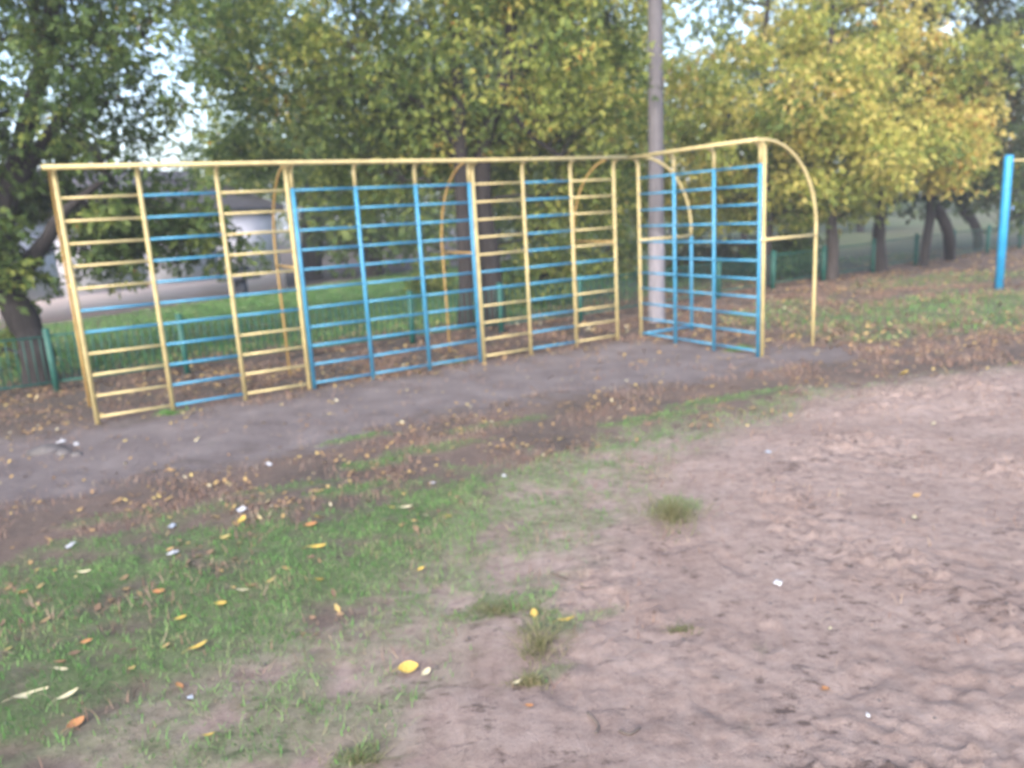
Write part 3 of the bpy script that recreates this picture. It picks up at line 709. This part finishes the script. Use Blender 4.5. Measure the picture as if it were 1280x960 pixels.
shrub(25, 450, .35, .55, 16, "small green shrub at the fence left of the bent trunk", LF_GREEN, 66, (.72, .15), size=.06, n_leaf=26, spread=.16)

# far wood closing the view
r = np.random.default_rng(77)
cs = []
for i in range(1500):
    px = r.uniform(-500, 1800); Yf = r.uniform(52, 75)
    x = at(px, 250, Yf)[0]
    hmax = 9 + 5 * pnoise(np.array(x * .12), np.array(3.3))
    if px < 215: hmax = 2.6 + 1.5 * pnoise(np.array(x * .2), np.array(1.3))
    cs.append((x, Yf, r.uniform(.3, hmax)))
v, t, tt = leaf_cloud(np.array(cs), 1.7, 26, r, .55, .5, .22, 1, .4, .9)
fw = obj("far_wood", mesh_np("far_wood", v, t, None, LF_FAR, False, {"tint": tt}), label="distant wood closing the view beyond the lawn", cat="wood", kind="stuff")

# ------------------------------------------------------------------ grass
def blades(x, y, hmin, hmax, w, r, tint_mu, tint_sd, lean=.5):
    n = len(x); z = ground_z(x, y); P = np.stack([x, y, z - .004], 1)
    h = r.uniform(hmin, hmax, (n, 1)); a = r.uniform(0, 2 * math.pi, n); s = np.stack([np.cos(a), np.sin(a), 0 * a], 1) * w * r.uniform(.7, 1.3, (n, 1))
    a2 = r.uniform(0, 2 * math.pi, n); ln = np.stack([np.cos(a2), np.sin(a2), 0 * a2], 1) * h * np.abs(r.normal(0, lean, (n, 1)))
    u = np.array([0, 0, 1.0])
    v = np.stack([P - s, P + s, P + ln * .35 + u * h * .6 + s * .7, P + ln * .35 + u * h * .6 - s * .7, P + ln + u * h * .92], 1).reshape(-1, 3)
    i = np.arange(n)[:, None] * 5
    t = np.concatenate([i + [0, 1, 2], i + [0, 2, 3], i + [3, 2, 4]])
    return v, t, np.repeat(np.clip(r.normal(tint_mu, tint_sd, n), 0, 1), 5)
GRS = leaf_mat("grass_blades", [(0, (.07, .165, .042)), (.4, (.125, .275, .07)), (.7, (.20, .36, .11)), (.86, (.26, .27, .13)), (1, (.34, .27, .18))], .3)
OLV = leaf_mat('olive_blades', [(0, (.07, .085, .035)), (.5, (.13, .14, .06)), (.8, (.21, .20, .10)), (1, (.30, .25, .15))], .3)
DRY = leaf_mat("dry_stalks", [(0, (.12, .075, .06)), (.4, (.24, .145, .11)), (.75, (.34, .24, .18)), (1, (.40, .32, .22))], .2)
r = np.random.default_rng(8)
def scatter(n, x0, x1, y0, y1, dens):
    x = r.uniform(x0, x1, n); y = r.uniform(y0, y1, n); zn = zones(x, y); k = r.uniform(0, 1, n) < dens(x, y, zn)
    return x[k], y[k]
tone = lambda x, y: .38 + .75 * fbm(x * 2.5 + 3, y * 2.5, 3)
x, y = scatter(260000, -4.5, 4.5, 1.5, 9.0, lambda x, y, z: .9 * np.clip(z[2] - .12, 0, 1) ** 1.3 * (1 - .6 * z[1]))
v1 = blades(x, y, .012, .042, .0019, r, tone(x, y), .16, .8)
x, y = scatter(90000, -7, 14, 7.0, 21, lambda x, y, z: np.clip(z[2] - .1, 0, 1) * (1 - z[1]))
v2 = blades(x, y, .03, .09, .005, r, tone(x, y), .16)
x, y = scatter(60000, -14, 4, 9.5, 26, lambda x, y, z: np.clip(z[2] - .2, 0, 1) * (1 - z[4]))
v3 = blades(x, y, .04, .10, .008, r, tone(x, y) + .05, .14)
def join(*vs):
    V_ = []; T_ = []; A_ = []; n = 0
    for v, t, a in vs: V_.append(v); T_.append(t + n); A_.append(a); n += len(v)
    return np.concatenate(V_), np.concatenate(T_), np.concatenate(A_)
v, t, a = join(v1, v2, v3)
obj("grass", mesh_np("grass", v, t, None, GRS, False, {"tint": a}), label="short worn green grass growing in patches", cat="grass", kind="stuff")
# dry reddish stalks between path and lawn, thin straw on the sand margin
def drydens(x, y, z):
    p = np.clip(1 - z[0] * .8 - z[1] * .9, 0, 1) * np.clip(1 - .6 * z[2], 0, 1)
    return p * sstep(-.15, .35, fbm(x * 1.7 + 9, y * 1.7, 3)) * sstep(2.2, 3.2, y - .1 * x)
x, y = scatter(200000, -5.5, 9, 2.0, 14.5, drydens)
v, t, a = blades(x, y, .02, .075, .0022, r, np.clip(.45 + .5 * fbm(x * 3, y * 3, 2), 0, 1), .2, .9)
v, t, a = join((v, t, a), blades(*scatter(60000, -3, 15, 7.2, 16, lambda x, y, z: drydens(x, y, z) * sstep(3, 0, behind_fence(x, y))), .03, .09, .0045, r, .42, .2, .8))
obj("dry_grass", mesh_np("dry_grass", v, t, None, DRY, False, {"tint": a}), label="dry reddish brown stalks and withered grass along the path", cat="dry grass", kind="stuff")
x, y = scatter(60000, -1.2, 3.2, 1.5, 6.5, lambda x, y, z: .8 * sstep(.02, .5, z[0]) * sstep(1.0, .5, z[0]) + .25 * sstep(.1, .4, z[2]))
v, t, a = blades(x, y, .012, .05, .0014, r, .75, .2, 1.6)
obj("straw", mesh_np("straw", v, t, None, GRS, False, {"tint": a}), label="thin pale straw lying on the sandy margin", cat="straw", kind="stuff")

# single grass tufts
def tuft(px, py, rx, ry, n, h, label, seed, tint, lean=.7, mat=None):
    mat = mat or OLV
    global r
    c = gnd(px, py); q = np.random.default_rng(seed)
    rr = np.minimum(np.abs(q.normal(0, 1.0, n)), q.uniform(1.2, 2.0, n)); th = q.uniform(0, 6.283, n); wob = 1 + .35 * np.sin(3 * th + seed) + .2 * np.sin(5 * th)
    x = c[0] + rx * rr * wob * np.cos(th); y = c[1] + ry * rr * wob * np.sin(th)
    dd = np.hypot((x - c[0]) / rx, (y - c[1]) / ry); hh = (h * (1.15 - .33 * np.clip(dd, 0, 2.6)))[:, None]
    v, t, a = blades(x, y, hh * .35, hh, .0020, q, tint, .18, lean)
    z0 = float(ground_z(c[0], c[1])[0])
    o = obj("grass_tuft", mesh_np("grass_tuft", v - np.array([c[0], c[1], z0]), t, None, mat, False, {"tint": a}), label=label, cat="grass tuft", group="grass tufts on the sand")
    o.location = (c[0], c[1], z0)
tuft(840, 655, .11, .15, 460, .13, "olive grass tuft alone in the middle of the sand", 1, .68, 1.3)
tuft(675, 815, .06, .12, 300, .09, "untidy tuft of long pale grass with two yellow leaves on it", 2, .72, 2.0)
tuft(620, 768, .14, .06, 420, .04, "wide flat grass tuft at the edge of the sand", 3, .62, 2.2)
tuft(450, 955, .06, .045, 160, .05, "bright small tuft at the foot of the sandy slope", 4, .55, 1.8)
tuft(665, 862, .05, .02, 200, .06, "thin wispy tuft below the long pale grass", 5, .74, 1.0)
tuft(850, 796, .06, .015, 110, .035, "thin strip of grass creeping over the sand clods", 6, .5, 1.6)
tuft(925, 438, .10, .03, 500, .09, "green tuft under the bottom rung of the short blue bars", 7, .42, mat=GRS)
tuft(212, 517, .09, .03, 400, .06, "green tuft at the foot of the second yellow upright", 8, .45, mat=GRS)

# ------------------------------------------------------------------ fallen leaves
def leaf_shape(n=7, wid=.30, curl=.25, lobes=False):
    """flat pointed leaf along +x, unit length, gently curled, with stalk"""
    V_ = []; T_ = []
    xs_ = np.linspace(0, 1, n)
    for x_ in xs_:
        w_ = wid * math.sin(math.pi * min(1, x_ * .93 + .035)) ** .8
        if lobes: w_ *= 1 + .35 * math.sin(x_ * 19)
        z_ = curl * (x_ - .5) ** 2
        V_ += [(x_, -w_, z_ + .35 * w_ * curl * 2), (x_, 0, z_), (x_, w_, z_ + .30 * w_ * curl * 2)]
    Q_ = []
    for i in range(n - 1):
        Q_ += [(3 * i, 3 * i + 3, 3 * i + 4, 3 * i + 1), (3 * i + 1, 3 * i + 4, 3 * i + 5, 3 * i + 2)]
    k = len(V_); V_ += [(-.35, .012, .03), (-.35, -.012, .03), (0.02, .012, curl * .25), (0.02, -.012, curl * .25)]; Q_.append((k, k + 1, k + 3, k + 2))
    return np.array(V_), np.array(Q_)
def solid(name, c1, c2):
    m, nt, N, L, b = new_mat(name); n = noise_node(nt, 6, 4, objco(nt))
    L.new(ramp(nt, n.outputs[0], [(.35, c1), (.65, c2)]).outputs[0], b.inputs["Base Color"]); b.inputs["Roughness"].default_value = .6; return m
LY = solid("leaf_yellow", (.38, .26, .05), (.52, .37, .08)); LP = solid("leaf_pale", (.36, .32, .19), (.46, .41, .27)); LO = solid("leaf_orange", (.28, .12, .045), (.40, .19, .07)); LB = solid("leaf_brown", (.22, .11, .06), (.34, .19, .10))
WH = solid("white_paper", (.40, .40, .42), (.55, .55, .57)); WB = solid("bluish_wrapper", (.34, .40, .48), (.50, .54, .60)); STN = solid("grey_rubble", (.045, .04, .04), (.12, .105, .105))
shapes = {}
for kind_, a_ in (("long", dict(wid=.16, curl=.55)), ("oval", dict(wid=.30, curl=.6)), ("lobed", dict(wid=.40, curl=.7))):
    for mt in (LY, LP, LO, LB):
        V_, Q_ = leaf_shape(9 if kind_ == "lobed" else 7, **a_); shapes[kind_, mt.name] = mesh_np("fallen_leaf", V_, None, Q_, mt)
cname = {"leaf_yellow": "yellow", "leaf_pale": "pale cream", "leaf_orange": "orange", "leaf_brown": "brown"}
FALLEN = [(498, 841, "lobed", LY, .10, .2, "broad bright yellow leaf lying on the bare sandy slope"), (528, 848, "oval", LP, .055, .8, "small cream leaf beside the broad yellow leaf"),
          (236, 815, "long", LY, .10, .7, "long golden leaf lying diagonally in the green grass"), (72, 879, "long", LP, .10, .6, "slender cream leaf in the greenest corner of the grass"),
          (18, 877, "long", LP, .15, .5, "longest thin cream leaf in the grass"), (84, 915, "oval", LO, .085, 1.1, "folded ochre leaf where the green grass gives way to earth"),
          (252, 924, "long", LY, .06, .6, "small yellow leaf on thin grey grass"), (228, 864, "oval", LO, .06, 2.4, "reddish orange leaf at the edge of the bare earth patch"),
          (68, 838, "long", LP, .07, .1, "cream leaf touching a rusty leaf in the grass"), (68, 831, "oval", LB, .06, .1, "rusty leaf touching a cream leaf in the grass"),
          (727, 731, "oval", LP, .075, 1.4, "cream yellow leaf standing by a dark twig on the sand"), (668, 775, "oval", LY, .07, 1.6, "ochre leaf upright in the long pale grass tuft"),
          (697, 778, "long", LY, .10, .3, "long yellow leaf across the long pale grass tuft"), (1037, 867, "oval", LO, .06, 2.0, "lone orange leaf on the trampled sand"),
          (641, 860, "oval", LP, .05, .5, "cream leaf under the long pale grass tuft"), (656, 887, "oval", LO, .04, 0, "tiny orange scrap of leaf on bare sand"),
          (386, 687, "long", LY, .12, .3, "golden long leaf on the upper green grass"), (393, 727, "oval", LY, .075, .4, "yellow leaf in the middle of the bright grass"),
          (268, 758, "lobed", LY, .07, .2, "ragged yellow leaf in the deep grass"), (219, 779, "oval", LY, .07, .2, "dull yellow leaf in the deep grass"),
          (295, 740, "long", LP, .08, .2, "cream long leaf in the deep grass"), (308, 736, "oval", LB, .07, .2, "brown leaf in the deep grass"),
          (300, 657, "oval", LY, .10, 1.5, "yellow leaf at the ragged top edge of the grass"), (392, 648, "oval", LY, .09, .3, "bright yellow leaf by the dry strip"),
          (381, 660, "oval", LO, .09, .3, "orange leaf by the dry strip"), (522, 715, "oval", LY, .05, .3, "little yellow leaf on sparse grey grass"),
          (191, 743, "oval", LO, .07, .2, "orange leaf on the grass beside reddish stalks"), (102, 808, "oval", LO, .06, .2, "orange leaf against dark green grass"),
          (22, 745, "oval", LO, .07, .2, "orange leaf on bare earth by the grass"), (98, 718, "long", LP, .09, .1, "cream leaf among reddish stalks"),
          (485, 636, "long", LY, .10, .2, "yellow long leaf where the grass meets the dry strip"), (500, 637, "long", LP, .10, .1, "cream long leaf where the grass meets the dry strip"),
          (555, 646, "oval", LY, .06, .2, "yellow leaf at the thin tip of the grass"), (1126, 470, "oval", LY, .16, .6, "yellow leaf on dry grass at the far edge of the sand"),
          (1187, 550, "long", LY, .10, .6, "yellow leaf far out on the sand"), (1165, 533, "oval", LP, .06, .6, "pale leaf far out on the sand"), (1142, 652, "oval", LP, .06, 1.0, "cream leaf in a hollow of the sand"),
          (1037, 790, "oval", LP, .03, 1.0, "tiny pale scrap on dark sand clods")]
r = np.random.default_rng(4)
def lay(o, px, py, rot, tilt=.15):
    c = gnd(px, py); z = float(ground_z(c[0], c[1])[0]); c = gnd(px, py, z)
    o.location = (c[0], c[1], float(ground_z(c[0], c[1])[0]) + .008); o.rotation_euler = (r.uniform(-tilt, tilt), r.uniform(-tilt, tilt), rot)
for px, py, kd, mt, sz, rot, lab in FALLEN:
    o = obj("fallen_leaf", shapes[kd, mt.name], label=lab, cat="leaf", group="fallen leaves"); lay(o, px, py, rot, .3); o.scale = (sz * .75,) * 3
# uncountable litter of small leaves
LIT = leaf_mat("leaf_litter", [(0, (.12, .075, .055)), (.4, (.22, .14, .085)), (.65, (.36, .235, .10)), (.85, (.48, .36, .13)), (1, (.48, .43, .29))], .1)
def litter(x, y, smin, smax, mu, sd):
    n = len(x); V0, Q0 = leaf_shape(3, .28, .4); V0 = V0[:9]; Q0 = Q0[:4]
    a = r.uniform(0, 6.28, n); s = r.uniform(smin, smax, n); t1 = r.uniform(-.5, .5, n); t2 = r.uniform(-.5, .5, n)
    X = V0[None, :, 0] - .5; Yv = V0[None, :, 1]; Z = V0[None, :, 2] + t1[:, None] * X + t2[:, None] * Yv
    v = np.stack([x[:, None] + s[:, None] * (X * np.cos(a)[:, None] - Yv * np.sin(a)[:, None]), y[:, None] + s[:, None] * (X * np.sin(a)[:, None] + Yv * np.cos(a)[:, None]),
                  ground_z(x, y)[:, None] + .004 + s[:, None] * (Z + .12)], -1).reshape(-1, 3)
    q = (np.arange(n)[:, None, None] * 9 + Q0[None]).reshape(-1, 4)
    return v, q, np.repeat(np.clip(r.normal(mu, sd, n), 0, 1), 9)
def dl_near(x, y, z): return np.clip(1 - z[0], 0, 1) * (1 - .82 * z[1]) * (.15 + .85 * sstep(-.2, .35, fbm(x * 1.6 + 9, y * 1.6, 3))) * sstep(2.6, 4.6, y - .18 * x) * (1 - .7 * z[2])
x, y = scatter(24000, -5.5, 6, 2.2, 9.5, dl_near); A1 = litter(x, y, .018, .05, .46, .26)
def dl_far(x, y, z): return (1 - .8 * z[0]) * (1 - .85 * z[1]) * (1 - z[4]) * (.3 + .7 * sstep(-.2, .3, fbm(x * .9, y * .9, 3))) * sstep(4, .5, behind_fence(x, y))
x, y = scatter(34000, -7, 15, 8, 22, dl_far); A2 = litter(x, y, .035, .085, .46, .26)
x, y = scatter(160, -5, 6, 3.6, 9, lambda x, y, z: .8 * np.maximum(z[0] * .2, z[1])); A3 = litter(x, y, .025, .05, .66, .2)
v, q, a = join(A1, A2, A3)
obj("leaf_litter", mesh_np("leaf_litter", v, None, q, LIT, False, {"tint": a}), label="small brown and yellow fallen leaves strewn over the ground", cat="leaves", kind="stuff")

# ------------------------------------------------------------------ scraps and rubble
def crumple(name, seed, sx, sy, sz, mat, n=7):
    q = np.random.default_rng(seed); xs_ = np.linspace(-.5, .5, n); X, Yv = np.meshgrid(xs_, xs_)
    Z = np.abs(fbm(X * 3 + seed, Yv * 3, 2)) * 1.6 + .25 * q.uniform(0, 1, X.shape); X = X + q.normal(0, .04, X.shape); Yv = Yv + q.normal(0, .04, X.shape)
    e = np.maximum(np.abs(X), np.abs(Yv)); Z = Z * (1.1 - e)
    I = np.arange(n * n).reshape(n, n); Q_ = np.stack([I[:-1, :-1], I[:-1, 1:], I[1:, 1:], I[1:, :-1]], -1).reshape(-1, 4)
    return mesh_np(name, np.stack([X * sx, Yv * sy, Z * sz], -1).reshape(-1, 3), None, Q_, mat, False)
for i, (px, py, sx, sy, mt, lab) in enumerate([(972, 731, .055, .05, WH, "crumpled white paper scrap on the trampled sand"), (88, 684, .12, .05, WH, "long white wrapper in the grass below the path"),
        (215, 659, .08, .05, WB, "bluish plastic scrap at the top of the grass"), (216, 694, .08, .06, WH, "white torn scrap lying in the middle of the grass"), (302, 639, .09, .07, WH, "white ball of paper on the dry strip"),
        (960, 567, .05, .05, WB, "small bluish bottle cap like scrap on the sand"), (541, 606, .05, .04, WH, "small white scrap at the thin end of the grass"), (238, 876, .035, .03, WB, "tiny bluish scrap next to an orange leaf"),
        (1085, 897, .02, .03, WH, "tiny white crumb on the sand"), (630, 597, .05, .04, WH, "white scrap on bare earth above the sparse grass"), (336, 582, .09, .06, WH, "pale scrap lying among leaves at the path edge")]):
    o = obj("paper_scrap" if mt is WH else "plastic_scrap", crumple("scrap", i + 2, sx * .65, sy * .65, .02, mt), label=lab, cat="litter", group="scraps of litter"); lay(o, px, py, r.uniform(0, 3))
def rock(seed, s):
    q = np.random.default_rng(seed); v = []; n1, n2 = 7, 10
    for i in range(n1):
        for j in range(n2):
            th = math.pi * i / (n1 - 1); ph = 2 * math.pi * j / n2; k = 1 + .3 * pnoise(np.array(seed + 1.7 * math.cos(ph) * math.sin(th) + 2), np.array(1.7 * math.sin(ph) * math.sin(th) + 1.3 * math.cos(th))) * 1.6
            v.append((s[0] * k * math.sin(th) * math.cos(ph), s[1] * k * math.sin(th) * math.sin(ph), s[2] * k * math.cos(th)))
    q_ = [(i * n2 + j, i * n2 + (j + 1) % n2, (i + 1) * n2 + (j + 1) % n2, (i + 1) * n2 + j) for i in range(n1 - 1) for j in range(n2)]
    return mesh_np("rubble", np.array(v), None, np.array(q_)[:, ::-1], STN)
for i, (px, py, s, lab) in enumerate([(60, 565, (.15, .06, .07), "dark half buried lump of rubble on the path"), (80, 567, (.07, .05, .05), "smaller grey lump beside the dark rubble"), (96, 569, (.05, .04, .035), "small pale lump of rubble on the path")]):
    o = obj("rubble", rock(i + 3, s), label=lab, cat="rubble", group="rubble on the path"); lay(o, px, py, .5); o.location.z -= .01
for i, (px, py, s) in enumerate([(78, 563, .06), (97, 566, .045)]):
    o = obj("paper_scrap", crumple("scrap", 30 + i, s, s * .8, .05, WH), label=["white crumpled paper caught on the rubble", "smaller white paper behind the rubble"][i], cat="litter", group="scraps of litter"); lay(o, px, py, r.uniform(0, 3)); o.location.z += .05
# dark twigs on the sand
TW = solid("dark_twig", (.06, .045, .04), (.11, .085, .07))
for i, (pts, lab) in enumerate([([(690, 720), (708, 726), (727, 738), (745, 742)], "dark twig under the cream yellow leaf"), ([(735, 905), (748, 918), (745, 930)], "short forked dark twig on the bare sand"),
                                ([(775, 925), (788, 930), (800, 922)], "curved dark twig on the bare sand")]):
    P = np.array([gnd(*q) for q in pts]); P[:, 2] = [float(ground_z(a[0], a[1])[0]) + .006 for a in P]
    P2, R2 = resample(P, [.005, .0045, .004, .002][:len(P)], 10); c0 = P2[0].copy()
    o = obj("twig", MB().tube(P2 - c0, R2, 6).mesh("twig", TW), label=lab, cat="twig", group="twigs on the sand"); o.location = c0

# bright panel beyond the fence, by the blue post
PK = solid("pink_paint", (.55, .06, .22), (.65, .09, .28)); LBL = solid("light_blue_panel", (.20, .38, .75), (.32, .50, .85))
A = gnd(1268, 285)
pn = empty("play_panel", (A[0], A[1], 0), math.radians(15), label="small light blue and pink panel on legs beyond the fence", cat="play panel")
obj("board", MB().box((-.45, -.03, .50), (.22, .03, .85)).mesh("board", LBL, False), pn)
obj("end_board", MB().box((.223, -.03, .50), (.45, .03, .85)).mesh("end_board", PK, False), pn)
for sx_ in (-.40, .40): put("leg", MB().box((-.03, .03, -.05), (.03, .08, .8)).mesh("leg", DKM, False), pn, sx_)

# ------------------------------------------------------------------ air
hm = bpy.data.materials.new("haze"); hm.use_nodes = True; hn = hm.node_tree.nodes; hn.clear()
ho = hn.new("ShaderNodeOutputMaterial"); hv = hn.new("ShaderNodeVolumePrincipled"); hm.node_tree.links.new(hv.outputs[0], ho.inputs["Volume"])
hv.inputs["Density"].default_value = 0.0028; hv.inputs["Color"].default_value = (.9, .92, 1, 1)
obj("haze", MB().box((-320, -180, -2), (320, 460, 20)).mesh("haze", hm, False), label="thin pale evening haze in the air", cat="haze", kind="stuff")

x, y = scatter(2600, -5.5, 6, 2.0, 9.8, lambda x, y, z: np.clip(z[1] + .35 * z[0], 0, 1))
n = len(x); PV = np.array([(1, 0, 0), (-.9, .2, 0), (.1, .8, 0), (0, -.85, .1), (.1, .05, .7), (0, 0, -.5)]); PT = np.array([(0, 2, 4), (2, 1, 4), (1, 3, 4), (3, 0, 4), (2, 0, 5), (1, 2, 5), (3, 1, 5), (0, 3, 5)])
sz = r.uniform(.003, .011, n) ; an = r.uniform(0, 6.28, n)
X = PV[None, :, 0] * np.cos(an)[:, None] - PV[None, :, 1] * np.sin(an)[:, None]; Yv = PV[None, :, 0] * np.sin(an)[:, None] + PV[None, :, 1] * np.cos(an)[:, None]
v = np.stack([x[:, None] + sz[:, None] * X, y[:, None] + sz[:, None] * Yv, ground_z(x, y)[:, None] + sz[:, None] * PV[None, :, 2]], -1).reshape(-1, 3)
t = (np.arange(n)[:, None, None] * 6 + PT[None]).reshape(-1, 3)
obj("pebbles", mesh_np("pebbles", v, t, None, STN, False), label="tiny grey stones strewn over the path and sand", cat="pebbles", kind="stuff")
